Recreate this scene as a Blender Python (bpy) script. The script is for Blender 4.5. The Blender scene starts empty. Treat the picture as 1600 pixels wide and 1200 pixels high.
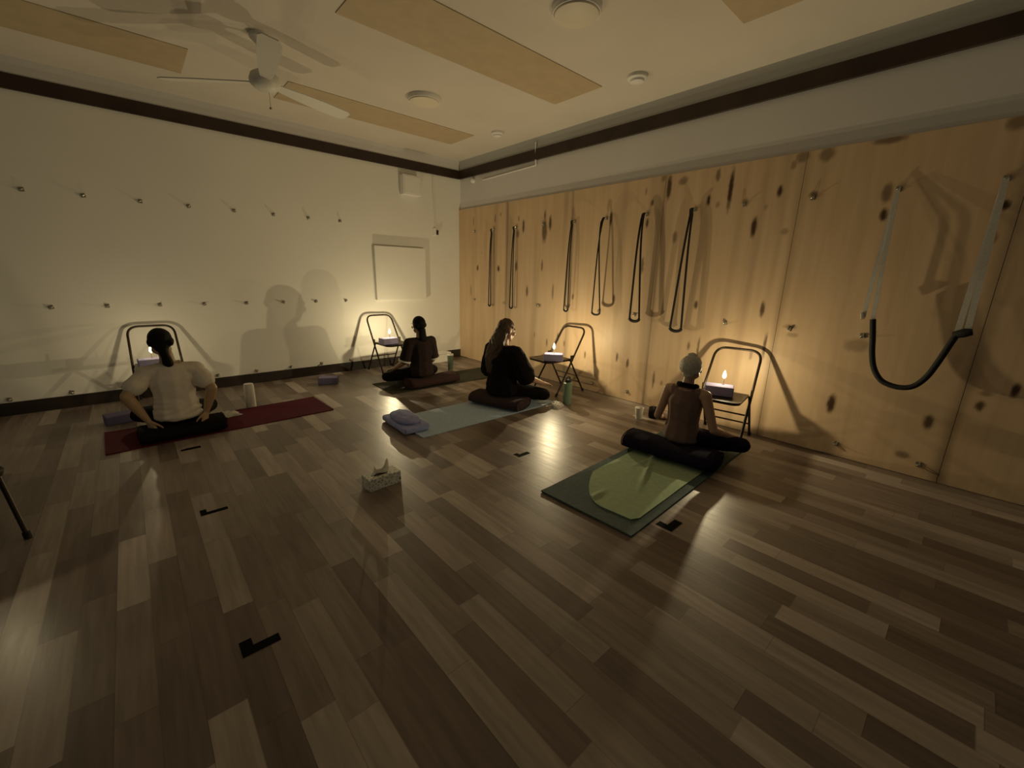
import bpy, bmesh, math, random
from mathutils import Vector, Matrix, noise, Euler
random.seed(7)
S = bpy.context.scene
COL = S.collection
PI = math.pi
V = Vector

# ------------------------------------------------------------------ helpers
def obj(name, bm, m=None, parent=None, smooth=True, recalc=True):
    me = bpy.data.meshes.new(name)
    if recalc:
        bmesh.ops.recalc_face_normals(bm, faces=bm.faces)
    bm.to_mesh(me); bm.free()
    if smooth:
        for p in me.polygons: p.use_smooth = True
        try: me.set_sharp_from_angle(angle=math.radians(40))
        except Exception: pass
    if m:
        if isinstance(m, (list, tuple)):
            for q in m: me.materials.append(q)
        else: me.materials.append(m)
    o = bpy.data.objects.new(name, me); COL.objects.link(o)
    if parent: o.parent = parent
    return o

def tag(o, label, cat=None, group=None):
    o['label'] = label
    if cat: o['category'] = cat
    if group: o['group'] = group
    return o

def thing(name, label, cat, loc=(0, 0, 0), rotz=0, group=None):
    o = bpy.data.objects.new(name, None); COL.objects.link(o)
    o.empty_display_size = .1
    o.location = loc; o.rotation_euler = (0, 0, rotz)
    return tag(o, label, cat, group)

def struct(o):
    o['kind'] = 'structure'; return o

def dup(o, parent=None):
    c = o.copy(); COL.objects.link(c)
    if parent: c.parent = parent
    for ch in list(o.children): dup(ch, c)
    return c

def box(bm, c, s, bev=0.0, rot=None, seg=2):
    r = bmesh.ops.create_cube(bm, size=1.0)
    vs = r['verts']
    bmesh.ops.scale(bm, vec=V(s), verts=vs)
    if bev > 0:
        es = list({e for v in vs for e in v.link_edges})
        rr = bmesh.ops.bevel(bm, geom=es, offset=bev, segments=seg, affect='EDGES', profile=.6)
        vs = list({v for f in rr['faces'] for v in f.verts} | {v for v in vs if v.is_valid})
    if rot is not None:
        bmesh.ops.rotate(bm, cent=(0, 0, 0), matrix=rot, verts=vs)
    bmesh.ops.translate(bm, vec=V(c), verts=vs)
    return vs

def tube(bm, pts, r, seg=10, closed=False, caps=True):
    pts = [V(p) for p in pts]; n = len(pts)
    rs = r if isinstance(r, (list, tuple)) else [r] * n
    rings = []; up = None
    for i in range(n):
        if closed: t = pts[(i + 1) % n] - pts[i - 1]
        elif i == 0: t = pts[1] - pts[0]
        elif i == n - 1: t = pts[-1] - pts[-2]
        else: t = (pts[i + 1] - pts[i]).normalized() + (pts[i] - pts[i - 1]).normalized()
        t.normalize()
        if up is None:
            a = V((0, 0, 1)) if abs(t.z) < .9 else V((1, 0, 0))
            up = (a - t * a.dot(t)).normalized()
        else:
            up = up - t * up.dot(t)
            if up.length < 1e-5:
                up = V((1, 0, 0)) - t * t.x
            up.normalize()
        b = t.cross(up)
        rings.append([bm.verts.new(pts[i] + (up * math.cos(2 * PI * k / seg) + b * math.sin(2 * PI * k / seg)) * rs[i]) for k in range(seg)])
    m = n if closed else n - 1
    for i in range(m):
        A = rings[i]; B = rings[(i + 1) % n]
        for k in range(seg):
            bm.faces.new((A[k], A[(k + 1) % seg], B[(k + 1) % seg], B[k]))
    if caps and not closed:
        bm.faces.new(rings[0][::-1]); bm.faces.new(rings[-1])

def arc_pts(pts, rad, n=6):
    """polyline with rounded corners"""
    pts = [V(p) for p in pts]; out = [pts[0]]
    for i in range(1, len(pts) - 1):
        a, b, c = pts[i - 1], pts[i], pts[i + 1]
        d1 = (a - b).normalized(); d2 = (c - b).normalized()
        p = b + d1 * rad; q = b + d2 * rad
        for k in range(n + 1):
            t = k / n
            out.append(p * (1 - t) ** 2 + b * 2 * t * (1 - t) + q * t * t)
    out.append(pts[-1]); return out

def lathe(bm, prof, seg=28, c=(0, 0, 0), cap=True):
    rings = []
    for r, z in prof:
        if r < 1e-6: rings.append([bm.verts.new((c[0], c[1], c[2] + z))])
        else: rings.append([bm.verts.new((c[0] + r * math.cos(2 * PI * k / seg), c[1] + r * math.sin(2 * PI * k / seg), c[2] + z)) for k in range(seg)])
    for A, B in zip(rings, rings[1:]):
        for k in range(seg):
            k2 = (k + 1) % seg
            if len(A) == 1 and len(B) == 1: continue
            if len(A) == 1: bm.faces.new((A[0], B[k2], B[k]))
            elif len(B) == 1: bm.faces.new((A[k], A[k2], B[0]))
            else: bm.faces.new((A[k], A[k2], B[k2], B[k]))
    if cap:
        if len(rings[0]) > 1: bm.faces.new(rings[0][::-1])
        if len(rings[-1]) > 1: bm.faces.new(rings[-1])

def NB(): return bmesh.new()

# ------------------------------------------------------------------ materials
def mat(name, color, rough=.6, metal=0., noise_scale=0, noise_amt=.15, bump=0., bump_scale=60, spec=.4, stretch=None, sheen=0):
    m = bpy.data.materials.new(name); m.use_nodes = True
    nt = m.node_tree; N = nt.nodes; L = nt.links
    b = N['Principled BSDF']
    b.inputs['Base Color'].default_value = (*color, 1)
    b.inputs['Roughness'].default_value = rough
    b.inputs['Metallic'].default_value = metal
    b.inputs['Specular IOR Level'].default_value = spec
    if sheen: b.inputs['Sheen Weight'].default_value = sheen
    if noise_scale or bump:
        tc = N.new('ShaderNodeTexCoord'); mp = N.new('ShaderNodeMapping')
        if stretch: mp.inputs['Scale'].default_value = stretch
        L.new(tc.outputs['Object'], mp.inputs['Vector'])
    if noise_scale:
        n = N.new('ShaderNodeTexNoise'); n.inputs['Scale'].default_value = noise_scale; n.inputs['Detail'].default_value = 4
        L.new(mp.outputs['Vector'], n.inputs['Vector'])
        cr = N.new('ShaderNodeValToRGB')
        cr.color_ramp.elements[0].position = .3; cr.color_ramp.elements[1].position = .7
        cr.color_ramp.elements[0].color = (*[c * (1 - noise_amt) for c in color], 1)
        cr.color_ramp.elements[1].color = (*[min(1, c * (1 + noise_amt)) for c in color], 1)
        L.new(n.outputs['Fac'], cr.inputs['Fac']); L.new(cr.outputs['Color'], b.inputs['Base Color'])
    if bump:
        n2 = N.new('ShaderNodeTexNoise'); n2.inputs['Scale'].default_value = bump_scale; n2.inputs['Detail'].default_value = 3
        L.new(mp.outputs['Vector'], n2.inputs['Vector'])
        bp = N.new('ShaderNodeBump'); bp.inputs['Strength'].default_value = bump; bp.inputs['Distance'].default_value = .01
        L.new(n2.outputs['Fac'], bp.inputs['Height']); L.new(bp.outputs['Normal'], b.inputs['Normal'])
    return m

M = {}
M['wall'] = mat('white_wall_paint', (.70, .68, .62), .55, noise_scale=1.2, noise_amt=.03, bump=.08, bump_scale=220)
M['wall_grey'] = mat('pale_grey_paint', (.60, .58, .56), .6, noise_scale=1.2, noise_amt=.03, bump=.08, bump_scale=220)
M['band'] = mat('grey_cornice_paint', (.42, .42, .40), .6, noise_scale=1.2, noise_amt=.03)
M['ceiling'] = mat('ceiling_paint', (.58, .53, .46), .8, noise_scale=1.5, noise_amt=.04, bump=.1, bump_scale=160)
M['panel'] = mat('tan_heating_panel', (.44, .345, .22), .7, noise_scale=8, noise_amt=.05)
M['trim'] = mat('dark_brown_trim', (.030, .016, .010), .45, noise_scale=4, noise_amt=.3)
M['base'] = mat('dark_baseboard', (.022, .014, .010), .5, noise_scale=6, noise_amt=.3)
M['white'] = mat('white_plastic', (.72, .70, .66), .45, noise_scale=3, noise_amt=.02)
M['board'] = mat('white_board_face', (.72, .70, .64), .5, noise_scale=3, noise_amt=.02)
M['chair'] = mat('dark_brown_steel', (.035, .022, .014), .38, .3, noise_scale=12, noise_amt=.2)
M['rubber'] = mat('black_rubber', (.012, .012, .012), .8, noise_scale=30, noise_amt=.2)
M['steel'] = mat('dull_steel', (.30, .27, .21), .35, .6, noise_scale=40, noise_amt=.2)
M['steel_eye'] = mat('bright_steel', (.62, .60, .54), .22, .9, noise_scale=40, noise_amt=.1)
M['dark_steel'] = mat('dark_steel', (.05, .04, .03), .4, .7, noise_scale=40, noise_amt=.2)
M['block'] = mat('purple_foam', (.42, .39, .62), .85, noise_scale=90, noise_amt=.12, bump=.2, bump_scale=300)
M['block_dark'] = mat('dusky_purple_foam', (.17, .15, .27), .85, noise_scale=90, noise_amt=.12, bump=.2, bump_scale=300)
M['wax'] = mat('ivory_wax', (.75, .66, .48), .4, noise_scale=30, noise_amt=.05)
M['wick'] = mat('wick_black', (.02, .015, .01), .9, noise_scale=60, noise_amt=.2)
M['rope'] = mat('dark_rope', (.012, .009, .007), .8, noise_scale=80, noise_amt=.4, bump=.5, bump_scale=200)
M['strap'] = mat('white_webbing', (.52, .50, .44), .75, noise_scale=120, noise_amt=.12, bump=.2, bump_scale=300)
M['maroon'] = mat('maroon_mat_rubber', (.085, .008, .016), .85, spec=.12, noise_scale=50, noise_amt=.15, bump=.25, bump_scale=350)
M['olive'] = mat('dark_olive_mat_rubber', (.042, .040, .025), .85, spec=.15, noise_scale=50, noise_amt=.2, bump=.25, bump_scale=350)
M['bluemat'] = mat('pale_blue_mat_rubber', (.45, .58, .72), .75, noise_scale=50, noise_amt=.08, bump=.25, bump_scale=350)
M['greenmat'] = mat('slate_green_mat_rubber', (.095, .135, .13), .8, spec=.2, noise_scale=40, noise_amt=.15, bump=.25, bump_scale=350)
M['greencloth'] = mat('sage_green_cloth', (.40, .52, .33), .9, noise_scale=30, noise_amt=.08, bump=.3, bump_scale=400)
M['bluecloth'] = mat('periwinkle_blanket', (.32, .34, .60), .95, noise_scale=25, noise_amt=.15, bump=.3, bump_scale=300)
M['navy'] = mat('midnight_cotton', (.017, .014, .026), .95, noise_scale=40, noise_amt=.2, bump=.25, bump_scale=300, spec=.08)
M['plum'] = mat('plum_brown_cotton', (.042, .024, .028), .95, noise_scale=40, noise_amt=.2, bump=.25, bump_scale=300)
M['wine'] = mat('dark_wine_cotton', (.036, .014, .012), .95, noise_scale=40, noise_amt=.2, bump=.25, bump_scale=300)
M['blackcotton'] = mat('black_cotton', (.010, .008, .008), .95, noise_scale=40, noise_amt=.2, bump=.25, bump_scale=300, spec=.08)
M['skin'] = mat('skin_light', (.50, .31, .21), .5, noise_scale=20, noise_amt=.06)
M['skin_tan'] = mat('skin_tan', (.36, .235, .13), .5, noise_scale=20, noise_amt=.06)
M['eye'] = mat('eye_white', (.6, .57, .52), .2, noise_scale=20, noise_amt=.02)
M['tee_white'] = mat('white_tshirt_cotton', (.62, .55, .46), .9, noise_scale=30, noise_amt=.04, bump=.2, bump_scale=350)
M['tee_dark'] = mat('charcoal_brown_cotton', (.030, .020, .018), .9, noise_scale=30, noise_amt=.1, bump=.2, bump_scale=350, spec=.08)
M['tee_black'] = mat('black_tshirt_cotton', (.012, .009, .008), .9, noise_scale=30, noise_amt=.1, bump=.2, bump_scale=350, spec=.08)
M['tank'] = mat('dusty_brown_jersey', (.185, .115, .095), .85, noise_scale=30, noise_amt=.08, bump=.2, bump_scale=350)
M['hair_black'] = mat('black_hair', (.008, .006, .005), .55, noise_scale=60, noise_amt=.4, bump=.5, bump_scale=90, stretch=(4, 4, .6), spec=.08)
M['hair_brown'] = mat('brown_hair', (.075, .042, .024), .5, noise_scale=40, noise_amt=.45, bump=.6, bump_scale=90, stretch=(4, 4, .5))
M['hair_grey'] = mat('silver_hair', (.70, .65, .56), .5, noise_scale=50, noise_amt=.2, bump=.6, bump_scale=110, stretch=(3, 3, 1))
M['bottle_white'] = mat('white_enamel', (.66, .62, .54), .35, noise_scale=5, noise_amt=.02)
M['bottle_green'] = mat('sage_enamel', (.20, .29, .19), .35, noise_scale=5, noise_amt=.03)
M['tumbler'] = mat('dark_green_enamel', (.085, .115, .070), .35, noise_scale=5, noise_amt=.03)
M['paper'] = mat('white_paper', (.78, .75, .68), .8, noise_scale=60, noise_amt=.06, bump=.2, bump_scale=150)
M['tape'] = mat('black_tape', (.004, .004, .004), .8, spec=.05, noise_scale=60, noise_amt=.2)
M['fan'] = mat('white_fan_enamel', (.62, .60, .54), .45, noise_scale=3, noise_amt=.02)
M['diffuser'] = mat('opal_plastic', (.66, .60, .48), .5, noise_scale=3, noise_amt=.02)

def flame_mat():
    m = bpy.data.materials.new('flame_glow'); m.use_nodes = True
    nt = m.node_tree; nt.nodes.clear()
    e = nt.nodes.new('ShaderNodeEmission'); o = nt.nodes.new('ShaderNodeOutputMaterial')
    e.inputs['Color'].default_value = (1, .80, .42, 1); e.inputs['Strength'].default_value = 4.5
    nt.links.new(e.outputs[0], o.inputs[0]); return m
M['flame'] = flame_mat()

def math_node(N, op, a=None, b=None):
    n = N.new('ShaderNodeMath'); n.operation = op
    if isinstance(a, (int, float)): n.inputs[0].default_value = a
    if isinstance(b, (int, float)): n.inputs[1].default_value = b
    return n

def floor_mat():
    m = bpy.data.materials.new('wood_plank_floor'); m.use_nodes = True
    nt = m.node_tree; N = nt.nodes; L = nt.links; b = N['Principled BSDF']
    tc = N.new('ShaderNodeTexCoord'); sp = N.new('ShaderNodeSeparateXYZ')
    L.new(tc.outputs['Object'], sp.inputs[0])
    u = math_node(N, 'DIVIDE', None, .112); L.new(sp.outputs['X'], u.inputs[0])
    row = math_node(N, 'FLOOR'); L.new(u.outputs[0], row.inputs[0])
    fu = math_node(N, 'FRACT'); L.new(u.outputs[0], fu.inputs[0])
    wn = N.new('ShaderNodeTexWhiteNoise'); wn.noise_dimensions = '1D'; L.new(row.outputs[0], wn.inputs['W'])
    v = math_node(N, 'DIVIDE', None, .62); L.new(sp.outputs['Y'], v.inputs[0])
    mul = math_node(N, 'MULTIPLY', None, 7.3); L.new(wn.outputs['Value'], mul.inputs[0])
    add = math_node(N, 'ADD'); L.new(v.outputs[0], add.inputs[0]); L.new(mul.outputs[0], add.inputs[1])
    pid = math_node(N, 'FLOOR'); L.new(add.outputs[0], pid.inputs[0])
    fv = math_node(N, 'FRACT'); L.new(add.outputs[0], fv.inputs[0])
    cb = N.new('ShaderNodeCombineXYZ'); L.new(row.outputs[0], cb.inputs[0]); L.new(pid.outputs[0], cb.inputs[1])
    w2 = N.new('ShaderNodeTexWhiteNoise'); w2.noise_dimensions = '2D'; L.new(cb.outputs[0], w2.inputs['Vector'])
    cr = N.new('ShaderNodeValToRGB'); cr.color_ramp.interpolation = 'LINEAR'
    E = cr.color_ramp.elements
    E[0].position = 0; E[0].color = (.130, .095, .077, 1)
    E[1].position = 1; E[1].color = (.385, .325, .28, 1)
    e = E.new(.35); e.color = (.180, .139, .113, 1)
    e = E.new(.7); e.color = (.25, .203, .17, 1)
    L.new(w2.outputs['Value'], cr.inputs['Fac'])
    # grain
    cx = N.new('ShaderNodeCombineXYZ')
    gx = math_node(N, 'MULTIPLY', None, 38); L.new(sp.outputs['X'], gx.inputs[0])
    gy = math_node(N, 'MULTIPLY', None, 3.0); L.new(sp.outputs['Y'], gy.inputs[0])
    gz = math_node(N, 'MULTIPLY', None, 31); L.new(w2.outputs['Value'], gz.inputs[0])
    L.new(gx.outputs[0], cx.inputs[0]); L.new(gy.outputs[0], cx.inputs[1]); L.new(gz.outputs[0], cx.inputs[2])
    gn = N.new('ShaderNodeTexNoise'); gn.inputs['Scale'].default_value = 1; gn.inputs['Detail'].default_value = 5
    L.new(cx.outputs[0], gn.inputs['Vector'])
    mr = N.new('ShaderNodeMapRange'); mr.inputs['From Min'].default_value = .3; mr.inputs['From Max'].default_value = .7
    mr.inputs['To Min'].default_value = .80; mr.inputs['To Max'].default_value = 1.16
    L.new(gn.outputs['Fac'], mr.inputs['Value'])
    mx = N.new('ShaderNodeMix'); mx.data_type = 'RGBA'; mx.blend_type = 'MULTIPLY'; mx.inputs['Factor'].default_value = 1
    L.new(cr.outputs['Color'], mx.inputs['A']); L.new(mr.outputs['Result'], mx.inputs['B'])
    # joints
    g1 = math_node(N, 'GREATER_THAN', None, .975); L.new(fu.outputs[0], g1.inputs[0])
    g2 = math_node(N, 'GREATER_THAN', None, .995); L.new(fv.outputs[0], g2.inputs[0])
    gm = math_node(N, 'MAXIMUM'); L.new(g1.outputs[0], gm.inputs[0]); L.new(g2.outputs[0], gm.inputs[1])
    gs = math_node(N, 'MULTIPLY', None, .35); L.new(gm.outputs[0], gs.inputs[0])
    m2 = N.new('ShaderNodeMix'); m2.data_type = 'RGBA'; m2.inputs['B'].default_value = (.05, .035, .025, 1)
    L.new(gs.outputs[0], m2.inputs['Factor']); L.new(mx.outputs['Result'], m2.inputs['A'])
    L.new(m2.outputs['Result'], b.inputs['Base Color'])
    b.inputs['Roughness'].default_value = .36; b.inputs['Specular IOR Level'].default_value = .42
    rr = N.new('ShaderNodeMapRange'); rr.inputs['To Min'].default_value = .30; rr.inputs['To Max'].default_value = .46
    L.new(gn.outputs['Fac'], rr.inputs['Value']); L.new(rr.outputs['Result'], b.inputs['Roughness'])
    bp = N.new('ShaderNodeBump'); bp.inputs['Strength'].default_value = .12; bp.inputs['Distance'].default_value = .004
    L.new(gn.outputs['Fac'], bp.inputs['Height']); L.new(bp.outputs['Normal'], b.inputs['Normal'])
    return m
M['floor'] = floor_mat()

def ply_mat():
    m = bpy.data.materials.new('pine_plywood'); m.use_nodes = True
    nt = m.node_tree; N = nt.nodes; L = nt.links; b = N['Principled BSDF']
    tc = N.new('ShaderNodeTexCoord')
    mp = N.new('ShaderNodeMapping'); mp.inputs['Scale'].default_value = (1, 9, .8)
    L.new(tc.outputs['Object'], mp.inputs['Vector'])
    n = N.new('ShaderNodeTexNoise'); n.inputs['Scale'].default_value = 1.6; n.inputs['Detail'].default_value = 5; n.inputs['Distortion'].default_value = .4
    L.new(mp.outputs['Vector'], n.inputs['Vector'])
    cr = N.new('ShaderNodeValToRGB'); E = cr.color_ramp.elements
    E[0].position = .25; E[0].color = (.52, .365, .215, 1)
    E[1].position = .75; E[1].color = (.61, .445, .28, 1)
    L.new(n.outputs['Fac'], cr.inputs['Fac'])
    at = N.new('ShaderNodeAttribute'); at.attribute_name = 'knots'
    mx = N.new('ShaderNodeMix'); mx.data_type = 'RGBA'; mx.inputs['B'].default_value = (.055, .026, .010, 1)
    L.new(at.outputs['Fac'], mx.inputs['Factor']); L.new(cr.outputs['Color'], mx.inputs['A'])
    L.new(mx.outputs['Result'], b.inputs['Base Color'])
    b.inputs['Roughness'].default_value = .5; b.inputs['Specular IOR Level'].default_value = .35
    return m
M['ply'] = ply_mat()

def tissue_box_mat():
    m = bpy.data.materials.new('pebble_print_card'); m.use_nodes = True
    nt = m.node_tree; N = nt.nodes; L = nt.links; b = N['Principled BSDF']
    tc = N.new('ShaderNodeTexCoord')
    vo = N.new('ShaderNodeTexVoronoi'); vo.inputs['Scale'].default_value = 38; vo.feature = 'F1'
    ve = N.new('ShaderNodeTexVoronoi'); ve.inputs['Scale'].default_value = 38; ve.feature = 'DISTANCE_TO_EDGE'
    L.new(tc.outputs['Object'], vo.inputs['Vector']); L.new(tc.outputs['Object'], ve.inputs['Vector'])
    bw = N.new('ShaderNodeRGBToBW'); L.new(vo.outputs['Color'], bw.inputs[0])
    cr = N.new('ShaderNodeValToRGB'); cr.color_ramp.elements[0].color = (.12, .16, .13, 1); cr.color_ramp.elements[1].color = (.55, .56, .48, 1)
    L.new(bw.outputs[0], cr.inputs['Fac'])
    gt = math_node(N, 'LESS_THAN', None, .12); L.new(ve.outputs['Distance'], gt.inputs[0])
    mx = N.new('ShaderNodeMix'); mx.data_type = 'RGBA'; mx.inputs['B'].default_value = (.66, .64, .56, 1)
    L.new(gt.outputs[0], mx.inputs['Factor']); L.new(cr.outputs['Color'], mx.inputs['A'])
    L.new(mx.outputs['Result'], b.inputs['Base Color']); b.inputs['Roughness'].default_value = .6
    return m
M['tissuebox'] = tissue_box_mat()

# ------------------------------------------------------------------ room shell
X0, Y0, ZC = -7.6, -8.6, 3.16
def slab(name, c, s, m):
    bm = NB(); box(bm, c, s); return struct(obj(name, bm, m, smooth=False))
slab('floor', ((X0 + .2) / 2, (Y0 + .2) / 2, -.05), (-X0 + .2, -Y0 + .2, .1), M['floor'])
slab('ceiling', ((X0 + .2) / 2, (Y0 + .2) / 2, ZC + .05), (-X0 + .2, -Y0 + .2, .1), M['ceiling'])
slab('wall_left', (X0 / 2 + .075, .06, ZC / 2), (-X0 + .15, .12, ZC), M['wall'])
slab('wall_right_upper', (.09, Y0 / 2, ZC / 2), (.12, -Y0, ZC), M['wall_grey'])
slab('baseboard_left', (X0 / 2, -.006, .0635), (-X0, .012, .127), M['base'])
slab('trim_1', (X0 / 2, -.012, 2.955), (-X0, .024, .124), M['trim'])
slab('trim_2', (.012, Y0 / 2 - .012, 2.955), (.036, -Y0 - .024, .124), M['trim'])
slab('trim_3', (X0 / 2, -.004, 3.0885), (-X0, .008, .143), M['wall_grey'])
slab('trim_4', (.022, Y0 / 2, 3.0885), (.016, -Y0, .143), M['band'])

# plywood sheets (knots are pattern of the wood itself)
KN = [(-.40,2.23,.014,.07,.5),(-.51,1.52,.022,.05,.9),(-.94,2.23,.016,.07,.7),(-1.07,2.28,.014,.03,.6),(-1.03,1.51,.024,.05,1),(-1.46,2.19,.014,.04,.6),
(-1.56,2.08,.022,.10,.9),(-1.45,1.99,.03,.06,.6),(-1.43,1.55,.022,.08,.8),(-1.67,1.20,.022,.08,.8),(-1.97,2.19,.018,.07,.7),(-1.97,2.00,.045,.16,.8),(-2.07,2.09,.024,.10,.9),
(-1.95,1.55,.018,.08,.7),(-2.17,1.21,.016,.12,.6),(-1.91,1.02,.05,.03,.6),(-2.52,1.17,.016,.04,.7),(-.33,1.16,.016,.09,.5),(-1.19,1.01,.05,.03,.4),
(-3.70,2.31,.026,.13,.95),(-3.63,2.41,.03,.04,.6),(-3.84,2.35,.045,.035,.6),(-3.53,2.19,.016,.035,.8),(-3.44,2.31,.014,.04,.4),(-3.02,2.07,.018,.08,.9),(-3.49,1.99,.016,.05,.9),
(-3.48,1.55,.018,.10,.7),(-3.15,1.18,.016,.05,.8),(-3.82,1.83,.024,.06,.6),(-3.85,2.36,.04,.04,.5),(-4.18,2.36,.020,.06,.7),(-4.12,2.15,.018,.05,1),(-4.31,2.22,.020,.19,1),
(-4.45,2.10,.03,.03,.4),(-4.63,2.04,.016,.03,.4),(-4.72,2.16,.020,.05,1),(-4.56,1.88,.024,.10,1),(-4.79,2.35,.02,.04,.5),(-4.97,2.10,.03,.035,.7),(-4.81,1.83,.03,.03,.4),
(-4.13,1.17,.018,.045,.9),(-4.74,1.17,.020,.075,.9),(-4.21,2.10,.02,.03,.4),(-4.85,2.40,.05,.05,.6),(-5.01,2.39,.05,.06,.6),(-4.81,.85,.010,.14,.9),(-4.21,.73,.010,.14,.8),
(-4.11,.75,.014,.03,.7),(-4.71,.75,.014,.06,.5),(-5.38,.44,.03,.09,1),(-5.46,.94,.08,.06,.4),(-5.01,.97,.04,.02,.4),(-2.78,.45,.014,.05,.7),(-3.26,.50,.016,.06,.9),
(-3.41,.45,.016,.07,.9),(-3.76,.32,.012,.11,.8),(-3.86,.30,.014,.03,.5),(-4.11,.75,.014,.05,.6),(-5.44,1.91,.022,.05,1),(-5.43,2.06,.03,.07,.7),(-5.38,2.42,.09,.03,.7),
(-6.03,1.92,.022,.035,1),(-6.01,1.72,.03,.04,.6),(-5.98,2.40,.05,.05,.6),(-6.32,.76,.020,.055,1),(-6.19,.62,.020,.04,.9),(-5.97,.44,.026,.06,.9),(-5.88,.15,.04,.03,.6),
(-6.20,.71,.03,.02,.5),(-.62,1.75,.01,.02,.4),(-2.30,.62,.016,.06,.8),(-2.42,.55,.014,.05,.7),(-2.10,.52,.012,.06,.7),(-1.85,.60,.014,.05,.6),
(-4.98,1.04,.05,.022,.5)]
def build_ply():
    bm = NB()
    lay = bm.verts.layers.float.new('knots')
    ST = .0122
    z1 = 2.433
    nz = int(z1 / ST)
    seams = [-1.2195 * k for k in range(8)]
    for k in range(7):
        ya, yb = seams[k] - .0015, seams[k + 1] + .0015
        if k == 0: ya = -.003
        ny = int((ya - yb) / ST)
        grid = []
        for i in range(ny + 1):
            y = ya + (yb - ya) * i / ny
            colv = []
            for j in range(nz + 1):
                z = .004 + (z1 - .004) * j / nz
                v = bm.verts.new((0, y, z)); val = 0
                # long sawdust-brown stains along the joints
                ds = min(y - yb, 9 if k == 0 else ya - y)
                w = .022 + .022 * noise.noise(V((0, k * 3.1, z * 1.8)))
                if ds < w * 2.4: val = max(val, .50 * max(0, 1 - ds / (w * 2.4)) * (.5 + .9 * max(0, noise.noise(V((y * 4, 2.2, z * 1.1)) ) + .35)))
                # faint brown grain bands, stronger on the far sheets
                gb = noise.noise(V((1.7, y * 7.5, z * .35)))
                if gb > .22: val = max(val, min(.22, (gb - .22) * .6) * (1.0 if y > -4.8 else .4))
                colv.append(v); v[lay] = val
            grid.append(colv)
        for i in range(ny):
            for j in range(nz):
                bm.faces.new((grid[i][j], grid[i][j + 1], grid[i + 1][j + 1], grid[i + 1][j]))
        for (ky, kz, a, h, s) in KN:
            if not (yb - .1 < ky < ya + .1): continue
            i0 = int((ya - ky - 3 * a) / ST) - 1; i1 = int((ya - ky + 3 * a) / ST) + 2
            j0 = int((kz - 2 * h) / ST) - 1; j1 = int((kz + 2 * h) / ST) + 2
            for i in range(max(0, i0), min(ny, i1) + 1):
                for j in range(max(0, j0), min(nz, j1) + 1):
                    v = grid[i][j]
                    d = math.hypot((v.co.y - ky) / (a * 1.15), (v.co.z - kz) / h)
                    d += .18 * noise.noise(V((v.co.y * 60, v.co.z * 30, ky)))
                    f = max(0, min(1, (1.25 - d) / .75))
                    v[lay] = max(v[lay], f * f * (3 - 2 * f) * s)
        # edges: top and sides
        vs = [bm.verts.new(p) for p in ((.03, ya, z1), (.03, yb, z1), (0, ya, z1), (0, yb, z1), (.03, ya, .004), (0, ya, .004), (.03, yb, .004), (0, yb, .004))]
        bm.faces.new((vs[0], vs[1], vs[3], vs[2])); bm.faces.new((vs[0], vs[2], vs[5], vs[4])); bm.faces.new((vs[1], vs[6], vs[7], vs[3]))
    return struct(obj('wall_right', bm, M['ply'], smooth=False, recalc=False))
build_ply()

# ------------------------------------------------------------------ ceiling fittings
def heater(x0, x1, y0, y1, label):
    bm = NB(); box(bm, ((x0 + x1) / 2, (y0 + y1) / 2, ZC - .002), (abs(x1 - x0), abs(y1 - y0), .008), .001)
    o = obj('ceiling_heating_panel', bm, M['panel'], smooth=False)
    return tag(o, label, 'heating panel', 'tan panels flush on the ceiling')
heater(-2.87, -.62, -3.25, -2.65, 'long tan ceiling panel whose square end points between the two round lights')
heater(-2.80, -.60, -1.22, -.68, 'long tan ceiling panel near the white wall, ending by the room corner')
heater(-5.80, -3.57, -1.28, -.68, 'dim tan ceiling panel left of the ceiling fan')
heater(-3.00, -.75, -5.15, -4.55, 'tan ceiling panel cut off by the top edge, right of the round light')

def round_light(x, y, r, label):
    t = thing('ceiling_light', label, 'ceiling light', (x, y, ZC - .06), 0, 'round flush ceiling lights')
    bm = NB(); lathe(bm, [(r, .06), (r, .03), (r * .97, .022), (r * .93, .022), (r * .93, .05)], 40); obj('rim', bm, M['white'], t)
    bm = NB(); lathe(bm, [(r * .93, .03), (r * .9, .012), (r * .7, .002), (r * .35, -.004), (0, -.005)], 40, cap=False); obj('diffuser', bm, M['diffuser'], t)
round_light(-1.68, -1.81, .165, 'round flush ceiling light nearer the room corner, unlit')
round_light(-1.715, -3.85, .165, 'round flush ceiling light at the top edge of the view, unlit')
def detector(x, y, r, label):
    t = thing('smoke_detector', label, 'smoke detector', (x, y, ZC - .055), 0, 'small round ceiling detectors')
    bm = NB(); lathe(bm, [(r, .055), (r, .03), (r * .92, .024), (r * .7, .02)], 28); obj('base', bm, M['white'], t)
    bm = NB(); lathe(bm, [(r * .70, .022), (r * .68, .004), (r * .55, 0), (0, 0)], 28, cap=False); obj('cover', bm, M['white'], t)
detector(-.575, -3.60, .088, 'white ceiling detector beside the end of the long tan panel')
detector(-.475, -1.54, .074, 'smaller white ceiling detector near the room corner')

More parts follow.
